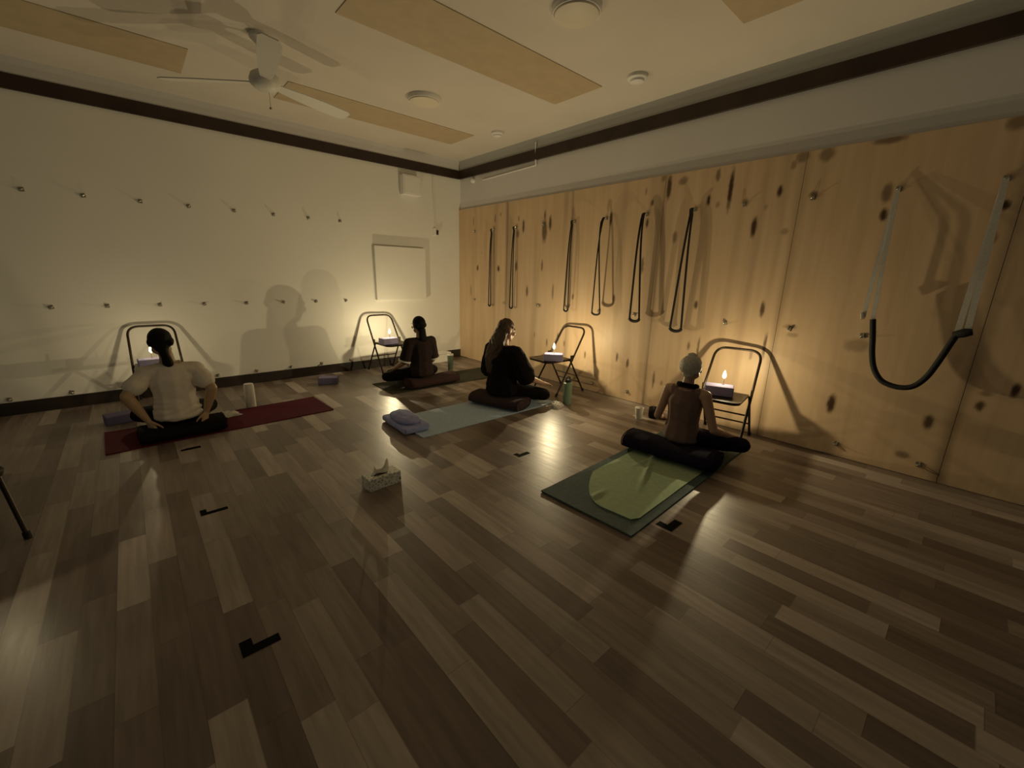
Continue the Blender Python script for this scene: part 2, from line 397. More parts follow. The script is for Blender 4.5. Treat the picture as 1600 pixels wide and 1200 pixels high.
def build_fan():
    t = thing('ceiling_fan', 'white ceiling fan with three blades below the dim ceiling', 'ceiling fan', (-3.19, -1.95, 2.82))
    bm = NB(); lathe(bm, [(.075, .34), (.075, .31), (.03, .27), (.014, .26), (.014, .10)], 24); obj('downrod', bm, M['fan'], t)
    bm = NB(); lathe(bm, [(0, .11), (.05, .10), (.095, .07), (.11, .03), (.105, 0), (.07, -.03), (0, -.035)], 32, cap=False); obj('motor_housing', bm, M['fan'], t)
    for a in (20, 140, 260):
        bm = NB()
        outline = []
        for k in range(17):
            s = k / 16
            outline.append((.09 + .70 * s, .035 + .035 * math.sin(min(1, s * 1.4) * PI / 2) * (1 if s < .93 else math.sqrt(max(0, 1 - ((s - .93) / .07) ** 2)) * .7 + .3)))
        pts = [(x, w) for x, w in outline] + [(x, -w) for x, w in outline[::-1]]
        top = [bm.verts.new((x, y, .022 - y * .22)) for x, y in pts]
        bot = [bm.verts.new((x, y, .014 - y * .22)) for x, y in pts]
        n = len(pts)
        for i in range(n): bm.faces.new((top[i], top[(i + 1) % n], bot[(i + 1) % n], bot[i]))
        h = n // 2
        for i in range(h - 1):
            bm.faces.new((top[i], top[i + 1], top[n - 2 - i], top[n - 1 - i])); bm.faces.new((bot[i], bot[n - 1 - i], bot[n - 2 - i], bot[i + 1]))
        o = obj('blade', bm, M['fan'], t); o.rotation_euler = (0, 0, math.radians(a))
    bm = NB(); tube(bm, [(.03, .03, -.02), (.03, .03, -.14)], .0015, 6); bmesh.ops.create_uvsphere(bm, u_segments=10, v_segments=8, radius=.010, matrix=Matrix.Translation((.03, .03, -.145)))
    obj('pull_chain', bm, M['steel'], t)
build_fan()

# ------------------------------------------------------------------ wall hooks
HOOK_N = []
def make_hook(eye, plate):
    t = thing('wall_hook', '', 'hook')
    bm = NB(); box(bm, (0, 0, 0), (.034, .007, .038), .003)
    for sx in (-.011, .011):
        for sz in (-.013, .013):
            r = bmesh.ops.create_uvsphere(bm, u_segments=8, v_segments=6, radius=.004, matrix=Matrix.Translation((sx, -.004, sz)))
    obj('plate', bm, plate, t)
    bm = NB(); tube(bm, [(.011 * math.cos(a) , -.004 - .024 * abs(math.sin(a)), -.002 + .004 * math.cos(a)) for a in [k * PI / 10 for k in range(11)]], .0045, 8)
    obj('eye', bm, eye, t)
    return t
hookA = make_hook(M['steel_eye'], M['steel'])
ORD = ['first', 'second', 'third', 'fourth', 'fifth', 'sixth', 'seventh', 'eighth', 'ninth', 'tenth', 'eleventh', 'twelfth', 'thirteenth']
def hook(first, loc, rz, label, group, tilt=0):
    o = hookA if first else dup(hookA)
    o.location = loc; o.rotation_euler = (0, tilt, rz); tag(o, label, 'hook', group)
    return o
first = True
XS = [-4.822, -4.424, -4.004, -3.602, -3.176, -2.763, -2.36, -1.955]
XS_LOW = [-5.248, -4.828, -4.431, -3.58, -3.17, -2.763, -2.365, -1.954]
for k, x in enumerate(XS):
    hook(first, (x, -.004, 2.078), 0, f"wall hook, {ORD[k]} from the left in the top row of the white wall", 'top row of hooks on the white wall', random.uniform(-.3, .3)); first = False
for k, x in enumerate(XS):
    hook(False, (x, -.004, 1.018), 0, f"wall hook, {ORD[k]} from the left in the middle row of the white wall", 'middle row of hooks on the white wall', random.uniform(-.3, .3))
for k, x in enumerate(XS_LOW):
    hook(False, (x, -.004, .158), 0, f'wall hook just above the baseboard, {ORD[k]} from the left', 'lowest row of hooks on the white wall', random.uniform(-.3, .3))
YU = [-.44, -.92, -1.42, -1.95, -2.49, -2.96, -3.48, -4.0, -4.45, -4.97, -5.49, -6.0]
YM = [-.44, -1.91, -2.45, -2.95, -3.44, -4.44, -4.98, -5.48]
YL = [-2.93, -3.44, -5.47, -5.98]
ROPE_Y = [-.92, -1.42, -2.49, -2.96, -3.48, -4.0]
NM = dict(zip(YU, ['nearest the corner, empty', 'holding the first rope loop from the corner', 'holding the second rope loop from the corner', 'empty, between the second and third rope loops',
    'holding the third rope loop from the corner', 'holding the fourth rope loop from the corner', 'holding the fifth rope loop from the corner', 'holding the sixth rope loop from the corner',
    'empty, first to the right of the rope loops', 'empty, second to the right of the rope loops', 'holding the left strap of the rope swing', 'holding the right strap of the rope swing']))
for y in YU:
    hook(False, (-.004, y, 2.078), -PI / 2, f'top-row wall hook on the plywood, {NM[y]}', 'top row of hooks on the plywood', 0)
for k, y in enumerate(YM):
    hook(False, (-.004, y, 1.02), -PI / 2, f'middle-row wall hook on the plywood, {ORD[k]} from the room corner', 'middle row of hooks on the plywood', .2 * (-1) ** k)
for k, y in enumerate(YL):
    hook(False, (-.004, y, .11), -PI / 2, f'wall hook close to the floor on the plywood, {ORD[k]} from the room corner', 'lowest row of hooks on the plywood', .2 * (-1) ** k)

# ------------------------------------------------------------------ rope loops on the plywood
ROPES = [(-.90, .945, .026, .055, 0.01), (-1.405, .945, .032, .055, 0.01), (-2.475, .985, .034, .065, .005), (-2.95, .985, .058, .12, -.04), (-3.465, .955, .060, .10, -.04), (-3.985, .895, .060, .06, .01)]
RL = ['nearest the room corner, hanging in a narrow loop', 'second from the corner, hanging in a narrow loop', 'third from the corner, above a candle chair',
      'fourth from the corner, twisted into a crossed loop', 'fifth from the corner, hanging thick and straight', 'sixth from the corner, lowest hanging of the row']
for k, (y, zb, hw, off, dy) in enumerate(ROPES):
    t = thing('rope_loop', 'dark wall rope on the plywood, ' + RL[k], 'rope', (0, y, 2.078), 0, 'dark wall ropes on the plywood')
    L_ = 2.078 - zb
    for s in (-1, 1):
        bm = NB()
        pts = [(-.036, s * .006, .006), (-.05, s * .008, -.004), (-off * .62, s * .010, -.05)]
        cr = -1 if k == 3 else 1
        for i in range(1, 15):
            f = i / 14
            w = .010 + (hw - .010) * f ** 1.1
            if k == 3: w = (.012 - .07 * f) if f < .45 else (-.0195 - (hw - .02) * ((f - .45) / .55))
            pts.append((-off + (off * .38) * (1 - f) ** 6, s * w * 1 + dy * f, -.05 - (L_ - .08) * f))
        rr = .0110 if k > 3 else .0078
        tube(bm, pts, rr, 8)
        obj('rope_strand', bm, M['rope'], t)
    bm = NB()
    zz = -(L_ - .028)
    wy = hw
    tube(bm, [(-off, wy * math.cos(a) + dy, zz - .030 * math.sin(a)) for a in [PI * i / 10 for i in range(11)]], .0165 if k > 3 else .0115, 10)
    obj('hand_grip', bm, M['rubber'], t)

# rope swing with white straps and dark tube sling
sw = thing('rope_swing', 'wall swing of two white straps joined by a dark curved sling', 'rope swing', (0, -5.74, 2.078))
def strap_mesh(y_top, ends, w):
    bm = NB()
    for (yb, zb, xo) in ends:
        pts = []
        for i in range(13):
            f = i / 12
            pts.append(V((-.03 - (xo - .03) * min(1, f * 1.6), y_top + (yb - y_top) * f, 2.078 + (zb - 2.078) * f)))
        L1 = []
        for p in pts:
            L1.append([bm.verts.new(p + V((0, -w / 2, 0))), bm.verts.new(p + V((0, w / 2, 0))), bm.verts.new(p + V((.004, w / 2, 0))), bm.verts.new(p + V((.004, -w / 2, 0)))])
        for A, B in zip(L1, L1[1:]):
            for q in range(4): bm.faces.new((A[q], A[(q + 1) % 4], B[(q + 1) % 4], B[q]))
        bm.faces.new(L1[0]); bm.faces.new(L1[-1][::-1])
    bmesh.ops.translate(bm, vec=V((0, 5.74, -2.078)), verts=bm.verts[:])
    return bm
o = obj('strap', strap_mesh(-5.49, [(-5.475, 1.17, .11), (-5.535, 1.16, .12)], .026), M['strap'], sw, smooth=False)
o = obj('strap', strap_mesh(-6.0, [(-5.985, 1.10, .12), (-6.03, 1.13, .14)], .032), M['strap'], sw, smooth=False)
bm = NB()
def spline(P_, n=5):
    P_ = [V(p) for p in P_]; Q = [P_[0]] + P_ + [P_[-1]]; out = []
    for i in range(1, len(Q) - 2):
        for k_ in range(n):
            t_ = k_ / n; a_, b_, c_, d_ = Q[i - 1], Q[i], Q[i + 1], Q[i + 2]
            out.append(.5 * (2 * b_ + (c_ - a_) * t_ + (2 * a_ - 5 * b_ + 4 * c_ - d_) * t_ ** 2 + (3 * b_ - a_ - 3 * c_ + d_) * t_ ** 3))
    return out + [P_[-1]]
SL = [(-.12, -5.535, 1.16), (-.125, -5.56, 1.02), (-.13, -5.58, .90), (-.135, -5.61, .80), (-.14, -5.66, .725), (-.145, -5.72, .695), (-.15, -5.79, .69), (-.15, -5.85, .715), (-.15, -5.90, .79), (-.148, -5.935, .90), (-.145, -5.965, 1.02), (-.14, -5.985, 1.10)]
tube(bm, spline([(x, y + 5.74, z - 2.078) for x, y, z in SL]), .019, 12); obj('sling', bm, M['rubber'], sw)
bm = NB(); tube(bm, [(-.13, -5.975 + 5.74, 1.095 - 2.078), (-.15, -6.02 + 5.74, 1.115 - 2.078), (-.15, -6.055 + 5.74, 1.125 - 2.078)], [.024, .030, .020], 10); obj('handle', bm, M['rubber'], sw)
bm = NB(); tube(bm, [(-.11, -5.46 + 5.74, 1.20 - 2.078), (-.12, -5.475 + 5.74, 1.155 - 2.078)], [.010, .016], 10); obj('buckle', bm, M['steel_eye'], sw)

# ------------------------------------------------------------------ things on the white wall
bm = NB(); box(bm, (-1.10, -.031, 1.405), (.83, .056, .775), .006)
tag(obj('whiteboard', bm, M['board'], smooth=False), 'blank white board hung on the white wall above the lone chair and candle', 'whiteboard')
t = thing('wall_speaker', 'small white box mounted high on the white wall under the dark trim', 'speaker', (-.90, 0, 2.665))
bm = NB(); box(bm, (0, -.055, 0), (.29, .11, .27), .008); obj('case', bm, M['white'], t, smooth=False)
bm = NB(); box(bm, (0, -.113, 0), (.25, .006, .23), .002); obj('front_cover', bm, M['board'], t, smooth=False)
t = thing('wall_control', 'small wall control with a dark knob hanging on a cord by the corner', 'wall control', (-.46, 0, 2.06))
bm = NB(); box(bm, (-.012, -.012, 0), (.05, .024, .11), .004); obj('case', bm, M['white'], t, smooth=False)
bm = NB(); box(bm, (.022, -.022, -.01), (.03, .044, .07), .006); obj('knob', bm, M['dark_steel'], t, smooth=False)
bm = NB(); tube(bm, [(-.004, -.008, .055), (-.012, -.008, .3), (-.03, -.01, .6), (-.03, -.01, .83)], .006, 8); obj('cord', bm, M['white'], t)
t = thing('storage_box', 'low white box at the foot of the white wall by the room corner', 'box', (-.60, -.185, 0))
bm = NB(); box(bm, (0, 0, .066), (.42, .20, .132), .008); obj('body', bm, M['board'], t, smooth=False)
bm = NB(); box(bm, (0, 0, .146), (.432, .212, .024), .006); obj('lid', bm, M['board'], t, smooth=False)

# conduit at the top of the right wall
t = thing('conduit', 'thin white conduit running under the dark trim on the right wall', 'conduit', (0, -1.2, 2.83))
bm = NB(); tube(bm, arc_pts([(.018, .60, -.025), (.018, -.552, 0.0), (.004, -.552, .06), (.0, -.552, .27)], .02), .009, 8); obj('pipe', bm, M['white'], t)
bm = NB(); lathe(bm, [(.035, 0), (.035, .035), (.02, .05), (0, .052)], 20); bmesh.ops.rotate(bm, cent=(0, 0, 0), matrix=Matrix.Rotation(-PI / 2, 3, 'Y'), verts=bm.verts[:]); bmesh.ops.translate(bm, vec=V((.03, .835, 0.0)), verts=bm.verts[:])
obj('junction_cap', bm, M['white'], t)

# ------------------------------------------------------------------ folding chairs
def make_chair():
    t = thing('folding_chair', '', 'chair')
    W, WT, H = .215, .195, .80
    # back loop runs down to the front feet
    pts = arc_pts([(-W, -.235, .02), (-WT, .232, H), (WT, .232, H), (W, -.235, .02)], .105, 8)
    bm = NB(); tube(bm, pts, .0115, 12); bf = obj('back_frame', bm, M['chair'], t)
    for s in (-1, 1):
        bm = NB(); tube(bm, [(s * W, -.245, 0), (s * W * .998, -.228, .035)], .016, 10); obj('rubber_foot', bm, M['rubber'], bf)
    for s in (-1, 1):
        bm = NB(); tube(bm, [(s * .195, -.02, .425), (s * .195, .0, .40), (s * .20, .228, .015)], .0105, 10); lg = obj('rear_leg', bm, M['chair'], t)
        bm = NB(); tube(bm, [(s * .20, .223, .03), (s * .20, .236, 0)], .015, 10); obj('rubber_foot', bm, M['rubber'], lg)
        bm = NB(); box(bm, (s * .205, .0, .448), (.010, .05, .075), .004); obj('hinge_bracket', bm, M['chair'], t, smooth=False)
    bm = NB(); tube(bm, [(-.197, .108, .215), (.197, .108, .215)], .008, 8); obj('crossbar', bm, M['chair'], t)
    bm = NB(); tube(bm, [(-.199, .160, .128), (.199, .160, .128)], .008, 8); obj('crossbar', bm, M['chair'], t)
    # pressed seat pan with rounded front
    bm = NB()
    out = []
    for k in range(9): a = PI + (PI / 2) * k / 8; out.append((-.195 + .075 + .075 * math.cos(a), -.385 + .075 + .075 * math.sin(a)))
    for k in range(9): a = 1.5 * PI + (PI / 2) * k / 8; out.append((.195 - .075 + .075 * math.cos(a), -.385 + .075 + .075 * math.sin(a)))
    out += [(.185, .015), (-.185, .015)]
    tp = [bm.verts.new((x, y, .437)) for x, y in out]; bt = [bm.verts.new((x * .98, y * .98, .412)) for x, y in out]
    inn = [bm.verts.new((x * .90, -.185 + (y + .185) * .90, .430)) for x, y in out]
    n = len(out)
    for i in range(n):
        j = (i + 1) % n
        bm.faces.new((tp[i], tp[j], bt[j], bt[i])); bm.faces.new((tp[j], tp[i], inn[i], inn[j]))
    bm.faces.new(inn); bm.faces.new(bt[::-1])
    obj('seat', bm, M['chair'], t)
    return t
chair0 = make_chair()
CH = [((-4.12, -.295), 0, 'dark folding chair at the white wall behind the person in the white T-shirt'),
      ((-1.51, -.300), math.radians(3), 'dark folding chair at the white wall left of the person in the dark T-shirt'),
      ((-.300, -2.625), math.radians(-95), 'dark folding chair at the plywood wall facing the long-haired person'),
      ((-.305, -4.655), math.radians(-83), 'dark folding chair at the plywood wall facing the grey-haired person'),
      ((-5.122, -2.753), math.radians(20), 'black folding chair cut off by the left edge of the view')]
CHAIRS = []
for i, ((x, y), rz, lab) in enumerate(CH):
    o = chair0 if i == 0 else dup(chair0)
    o.location = (x, y, 0); o.rotation_euler = (0, 0, rz); tag(o, lab, 'chair', 'folding chairs holding candles'); CHAIRS.append(o)

# ------------------------------------------------------------------ foam blocks and candles
def make_block(m, name='yoga_block'):
    bm = NB(); box(bm, (0, 0, .0425), (.23, .15, .085), .010, seg=3)
    return obj(name, bm, m)
def make_candle():
    t = thing('candle', '', 'candle')
    bm = NB(); lathe(bm, [(.006, 0), (.006, .050), (.0045, .054), (0, .054)], 14); obj('wax_stick', bm, M['wax'], t)
    bm = NB(); tube(bm, [(0, 0, .053), (.0006, 0, .062)], .0009, 6); obj('wick', bm, M['wick'], t)
    bm = NB(); lathe(bm, [(0, .054), (.008, .057), (.0145, .066), (.017, .078), (.0150, .094), (.009, .114), (.003, .128), (0, .132)], 16, cap=False); f = obj('flame', bm, M['flame'], t)
    f.visible_shadow = False
    return t
LIGHT_POW = 12.5
def lamp(parent, power):
    l = bpy.data.lights.new('candle_light', 'POINT'); l.energy = power; l.color = (1, .82, .48); l.shadow_soft_size = .010
    l.use_nodes = True; nt = l.node_tree; em = nt.nodes.get('Emission')
    lf = nt.nodes.new('ShaderNodeLightFalloff'); lf.inputs['Strength'].default_value = 1.0; lf.inputs['Smooth'].default_value = .07
    a = nt.nodes.new('ShaderNodeMath'); a.operation = 'MULTIPLY'; a.inputs[1].default_value = .52
    b = nt.nodes.new('ShaderNodeMath'); b.operation = 'MULTIPLY_ADD'; b.inputs[1].default_value = .48
    nt.links.new(lf.outputs['Linear'], a.inputs[0]); nt.links.new(lf.outputs['Quadratic'], b.inputs[0]); nt.links.new(a.outputs[0], b.inputs[2])
    nt.links.new(b.outputs[0], em.inputs['Strength'])
    o = bpy.data.objects.new('candle_light', l); COL.objects.link(o); o.location = (0, 0, .082); o.parent = parent
CANDLES = []
blk0 = make_block(M['block']); cnd0 = make_candle()
SEAT = .431
CD = [((-4.165, -.50, SEAT), 0.05, (-4.16, -.48), .40, 'behind the head of the person in the white T-shirt', 'on the chair behind the person in the white T-shirt'),
      ((-1.585, -.50, SEAT), 0.04, (-1.555, -.485), 1.6, 'burning in front of the white wall near the room corner', 'on the lone chair at the white wall'),
      ((-.530, -2.720, SEAT), math.radians(-50), (-.535, -2.725), 2.05, 'burning in front of the long-haired person', 'on the chair before the long-haired person'),
      ((-.455, -4.645, SEAT), math.radians(-68), (-.405, -4.655), 1.35, 'burning in front of the grey-haired person', 'on the chair before the grey-haired person'),
      ((-5.00, -2.93, SEAT), math.radians(20), (-4.98, -2.955), .24, 'on the chair cut off by the left edge of the view', 'on the chair cut off by the left edge of the view')]
for i, (bp_, rz, cp, pw, cl, bl) in enumerate(CD):
    b = blk0 if i == 0 else dup(blk0)
    b.location = bp_; b.rotation_euler = (0, 0, rz); tag(b, 'purple block ' + bl, 'yoga block', 'purple blocks holding candles')
    c = cnd0 if i == 0 else dup(cnd0)
    c.location = (cp[0], cp[1], SEAT + .085); tag(c, 'lit thin candle ' + cl, 'candle', 'lit candles on foam blocks')
    CANDLES.append((c, pw))

for c, pw in CANDLES: lamp(c, LIGHT_POW * pw)
# loose blocks on the floor
b = make_block(M['block_dark']); b.location = (-2.47, -.55, 0); b.rotation_euler = (0, 0, -.5); tag(b, 'purple foam block lying on the floor between the maroon mat and the white wall', 'yoga block')
b = make_block(M['block_dark']); b.location = (-4.47, -.86, 0); b.rotation_euler = (0, 0, .2); tag(b, 'dim purple foam block on the floor left of the person in the white T-shirt', 'yoga block')

# ------------------------------------------------------------------ mats, cloths, bolsters
def mat_obj(name, c, size, rz, m, label, th=.006, curl=.0, z=0):
    nx, ny = 40, 16
    bm = NB()
    def surf(dz):
        g = []
        for i in range(nx + 1):
            row = []
            for j in range(ny + 1):
                x = (i / nx - .5) * size[0]; y = (j / ny - .5) * size[1]
                h = dz + .0015 * (noise.noise(V((x * 5, y * 5, c[0]))) + .6) * (1 if dz > 0 else 0)
                e = (abs(x) - (size[0] / 2 - .10))
                if e > 0: h += curl * (e / .10) ** 2
                row.append(bm.verts.new((x, y, h)))
            g.append(row)
        return g
    T = surf(th); B = surf(0)
    for i in range(nx):
        for j in range(ny):
            bm.faces.new((T[i][j], T[i + 1][j], T[i + 1][j + 1], T[i][j + 1])); bm.faces.new((B[i][j], B[i][j + 1], B[i + 1][j + 1], B[i + 1][j]))
    for i in range(nx):
        bm.faces.new((T[i][0], B[i][0], B[i + 1][0], T[i + 1][0])); bm.faces.new((T[i][ny], T[i + 1][ny], B[i + 1][ny], B[i][ny]))
    for j in range(ny):
        bm.faces.new((T[0][j], T[0][j + 1], B[0][j + 1], B[0][j])); bm.faces.new((T[nx][j], B[nx][j], B[nx][j + 1], T[nx][j + 1]))
    o = obj(name, bm, m); o.location = (c[0], c[1], z); o.rotation_euler = (0, 0, rz)
    return tag(o, label, 'yoga mat')
mat_obj('yoga_mat', (-3.70, -1.435), (1.75, .61), .035, M['maroon'], 'maroon yoga mat under the person in the white T-shirt', .007, .004)
mat_obj('yoga_mat', (-1.20, -1.27), (1.72, .60), -.03, M['olive'], 'dark olive yoga mat under the person in the dark T-shirt near the corner', .007, .0)
mat_obj('yoga_mat', (-1.62, -2.665), (1.74, .63), .0, M['bluemat'], 'pale blue yoga mat under the long-haired person', .007, .002)
mat_obj('yoga_mat', (-1.42, -4.63), (1.86, .685), .035, M['greenmat'], 'slate green yoga mat beneath the light green cloth', .010, .004)

def green_cloth():
    bm = NB(); nx, ny = 60, 40
    # local x along the mat (minus end rounded), y across
    Lx, Wy = 1.05, .56
    g = {}
    for i in range(nx + 1):
        for j in range(ny + 1):
            v = j / ny * 2 - 1
            x0 = -Lx / 2 + .40 * (max(0, v + .25) / 1.25) ** 2.0 * 1.0 + .02 * (1 - v)
            if v < -.9: x0 += (abs(v) - .9) * .5
            x = x0 + (Lx / 2 - x0) * i / nx
            y = v * Wy / 2
            h = .004 + .004 * (noise.noise(V((x * 4, y * 4, 3))) + .4)
            f1 = abs(y - (-.02 + (x - .1) * .35)); h += .016 * math.exp(-(f1 / .016) ** 2) * max(0, min(1, (x + .2) * 3))
            f2 = abs(y - (.12 - (x - .2) * .15)); h += .012 * math.exp(-(f2 / .014) ** 2) * max(0, min(1, (x - .1) * 4))
            f3 = math.hypot((x + .40) / .08, (y - .05) / .018); h += .015 * math.exp(-f3 ** 2)
            g[i, j] = (x, y, h)
    T = {k: bm.verts.new(p) for k, p in g.items()}; B = {k: bm.verts.new((p[0], p[1], 0)) for k, p in g.items()}
    for i in range(nx):
        for j in range(ny):
            bm.faces.new((T[i, j], T[i + 1, j], T[i + 1, j + 1], T[i, j + 1])); bm.faces.new((B[i, j], B[i, j + 1], B[i + 1, j + 1], B[i + 1, j]))
    for i in range(nx):
        bm.faces.new((T[i, 0], B[i, 0], B[i + 1, 0], T[i + 1, 0])); bm.faces.new((T[i, ny], T[i + 1, ny], B[i + 1, ny], B[i, ny]))
    for j in range(ny):
        bm.faces.new((T[0, j], T[0, j + 1], B[0, j + 1], B[0, j])); bm.faces.new((T[nx, j], B[nx, j], B[nx, j + 1], T[nx, j + 1]))
    o = obj('cloth', bm, M['greencloth']); o.location = (-1.72, -4.645, .0125); o.rotation_euler = (0, 0, .035)
    return tag(o, 'wrinkled light green cloth with a rounded end spread on the slate green mat', 'cloth')
green_cloth()

def bolster(c, length, r, h, rz, m, label, bulge=.0):
    """lying cushion: axis along local x, flattened to height h"""
    t = thing('bolster', label, 'bolster', (c[0], c[1], .009 if c[1] > -4 else .024), rz)
    bm = NB(); n, seg = 30, 28
    rings = []
    for i in range(n + 1):
        s = i / n * 2 - 1
        x = s * length / 2
        e = max(0, (abs(s) - .90) / .10)
        rr = r * math.sqrt(max(.0, 1 - e * e * .86)) if e > 0 else r
        rr *= 1 + .02 * noise.noise(V((x * 6, c[0], 1)))
        ring = []
        for k in range(seg):
            a = 2 * PI * k / seg
            y = math.copysign(abs(math.cos(a)) ** .8, math.cos(a)) * rr
            z = h / 2 + math.copysign(abs(math.sin(a)) ** .8, math.sin(a)) * h / 2 * (rr / r)
            sag = 1 - .12 * math.exp(-(x / .18) ** 2) if z > h * .5 else 1
            z = z * sag + .003 * noise.noise(V((x * 14, y * 14, z * 14)))
            ring.append(bm.verts.new((x, y, max(.0005, z))))
        rings.append(ring)
    for A, B in zip(rings, rings[1:]):
        for k in range(seg): bm.faces.new((A[k], A[(k + 1) % seg], B[(k + 1) % seg], B[k]))
    bm.faces.new(rings[0][::-1]); bm.faces.new(rings[-1])
    obj('cover', bm, m, t)
    for s in (-1, 1):
        bm = NB(); x = s * length / 2 * .955
        tube(bm, [(x, math.copysign(abs(math.cos(a)) ** .8, math.cos(a)) * r * .93, max(.004, h / 2 + math.copysign(abs(math.sin(a)) ** .8, math.sin(a)) * h / 2 * .93)) for a in [2 * PI * k / 28 for k in range(28)]], .0045, 6, closed=True)
        obj('piping', bm, m, t)
    bm = NB(); tube(bm, [(length / 2 - .008, -.05, h * .55), (length / 2 + .012, -.03, h * .53), (length / 2 + .014, .03, h * .53), (length / 2 - .008, .05, h * .55)], .006, 6); obj('carry_handle', bm, m, t)
    return t
bolster((-4.06, -1.615), .62, .15, .125, .03, M['blackcotton'], 'black bolster on the maroon mat under the person in the white T-shirt')
bolster((-1.46, -1.44), .74, .14, .13, .02, M['wine'], 'dark wine bolster stretching right of the person in the dark T-shirt')
bolster((-1.33, -2.66), .66, .165, .125, PI / 2 + .30, M['plum'], 'plum brown bolster under the long-haired person')
bolster((-1.17, -4.61), .76, .145, .135, PI / 2 + .10, M['navy'], 'midnight blue bolster under the grey-haired person')

def folded_blanket():
    t = thing('folded_blanket', 'periwinkle blue blanket folded at the near end of the pale blue mat', 'blanket', (-2.46, -2.60, .009), math.radians(-92))
    bm = NB(); box(bm, (0, 0, .030), (.52, .25, .058), .024, seg=4)
    bmesh.ops.subdivide_edges(bm, edges=bm.edges[:], cuts=2, use_grid_fill=True)
    for v in bm.verts: v.co.z = max(0, v.co.z + .008 * noise.noise(V((v.co.x * 9, v.co.y * 9, v.co.z * 9)))); v.co.y += .012 * noise.noise(V((v.co.x * 7, 3, v.co.z * 5)))
    obj('folded_layer', bm, M['bluecloth'], t)
    bm = NB(); bmesh.ops.create_uvsphere(bm, u_segments=28, v_segments=18, radius=1)
    for v in bm.verts:
        q = v.co.copy(); v.co = V((math.copysign(abs(q.x) ** .7, q.x) * .20, math.copysign(abs(q.y) ** .8, q.y) * .105, .080 + q.z * .044 + .012 * noise.noise(q * 2.2)))
    obj('rolled_layer', bm, M['bluecloth'], t)
folded_blanket()

# ------------------------------------------------------------------ small things on the floor
def bottle(name, c, r, h, m, label, cat, kind):
    t = thing(name, label, cat, (c[0], c[1], 0))
    bm = NB()
    if kind == 'tumbler':
        lathe(bm, [(0, 0), (r * .78, 0), (r * .82, .006), (r, h - .02), (r * .98, h - .015), (0, h - .015)], 28, cap=False); obj('body', bm, m, t)
        bm = NB(); lathe(bm, [(r * 1.04, h - .018), (r * 1.05, h - .002), (r * .95, h + .004), (0, h + .005)], 28, cap=False); obj('lid', bm, M['bottle_white'], t)
    elif kind == 'flask':
        lathe(bm, [(0, 0), (r * .95, 0), (r, .006), (r, h * .80), (r * .97, h * .84), (r * .62, h * .88), (r * .60, h * .90), (0, h * .90)], 28, cap=False); obj('body', bm, m, t)
        bm = NB(); lathe(bm, [(r * .66, h * .89), (r * .66, h * .97), (r * .6, h * .985), (0, h * .985)], 24, cap=False); cp = obj('cap', bm, M['rubber'], t)
        bm = NB(); tube(bm, [(.7 * r * math.cos(a), 0, h * .965 + .038 * math.sin(a)) for a in [PI * k / 12 for k in range(13)]], .007, 8); obj('carry_loop', bm, M['rubber'], cp)
    else:
        lathe(bm, [(0, 0), (r * .96, 0), (r, .005), (r, h * .90), (r * .96, h * .93), (0, h * .93)], 28, cap=False); obj('body', bm, m, t)
        bm = NB(); lathe(bm, [(r * .93, h * .92), (r * .93, h * .985), (r * .85, h), (0, h)], 28, cap=False); obj('lid', bm, M['bottle_white'], t)
    return t
bottle('water_bottle', (-3.45, -1.075), .048, .255, M['bottle_white'], 'tall white water bottle standing behind the maroon mat', 'bottle', 'plain')
bottle('water_bottle', (-.67, -3.085), .050, .290, M['bottle_green'], 'sage green water bottle with a black loop cap in front of a chair', 'bottle', 'flask')
bottle('tumbler', (-.75, -.815), .046, .240, M['tumbler'], 'dark green tumbler with a white lid near the room corner', 'tumbler', 'tumbler')
t = thing('drinking_cup', 'white paper cup on the floor beside the grey-haired person', 'cup', (-.475, -3.90, 0))
bm = NB(); lathe(bm, [(0, 0), (.033, 0), (.0335, .004), (.0445, .118), (.041, .118), (.031, .010), (0, .010)], 28, cap=False); obj('cup_wall', bm, M['bottle_white'], t)
bm = NB(); tube(bm, [(.0445 * math.cos(2 * PI * k / 28), .0445 * math.sin(2 * PI * k / 28), .118) for k in range(28)], .003, 6, closed=True); obj('rim', bm, M['bottle_white'], t)
t = thing('pouch', 'small black pouch on the floor beside the grey-haired person', 'pouch', (-.30, -3.965, 0), .5)
bm = NB(); box(bm, (0, 0, .05), (.17, .10, .10), .035, seg=4); obj('body', bm, M['blackcotton'], t)
bm = NB(); tube(bm, [(-.07, 0, .101), (.07, 0, .101)], .004, 6); obj('zip', bm, M['dark_steel'], t)

def crumple(name, c, sx, sy, sz, label, rz=0, z=0, seed=1):
    bm = NB(); n = 18; g = {}
    for i in range(n + 1):
        for j in range(n + 1):
            u, v = i / n * 2 - 1, j / n * 2 - 1
            rr = 1 - .22 * abs(noise.noise(V((u * 1.3, v * 1.3, seed))))
            h = sz * max(0, (1 - max(abs(u), abs(v)) ** 3)) * (.55 + .8 * abs(noise.noise(V((u * 2.3, v * 2.3, seed * 2.7)))))
            g[i, j] = bm.verts.new((u * sx / 2 * rr, v * sy / 2 * rr, .0015 + h))
    for i in range(n):
        for j in range(n): bm.faces.new((g[i, j], g[i + 1, j], g[i + 1, j + 1], g[i, j + 1]))
    bmesh.ops.solidify(bm, geom=bm.faces[:], thickness=.001)
    o = obj(name, bm, M['paper']); o.location = (c[0], c[1], z); o.rotation_euler = (0, 0, rz)
    return tag(o, label, 'tissue')
crumple('tissue', (-.86, -3.10), .20, .13, .075, 'crumpled white tissue on the floor in front of the sage green bottle', .3, 0, 1.3)
crumple('tissue', (-3.70, -1.285), .24, .16, .045, 'crumpled white tissue on the maroon mat beside the person in the white T-shirt', .2, .009, 4.1)

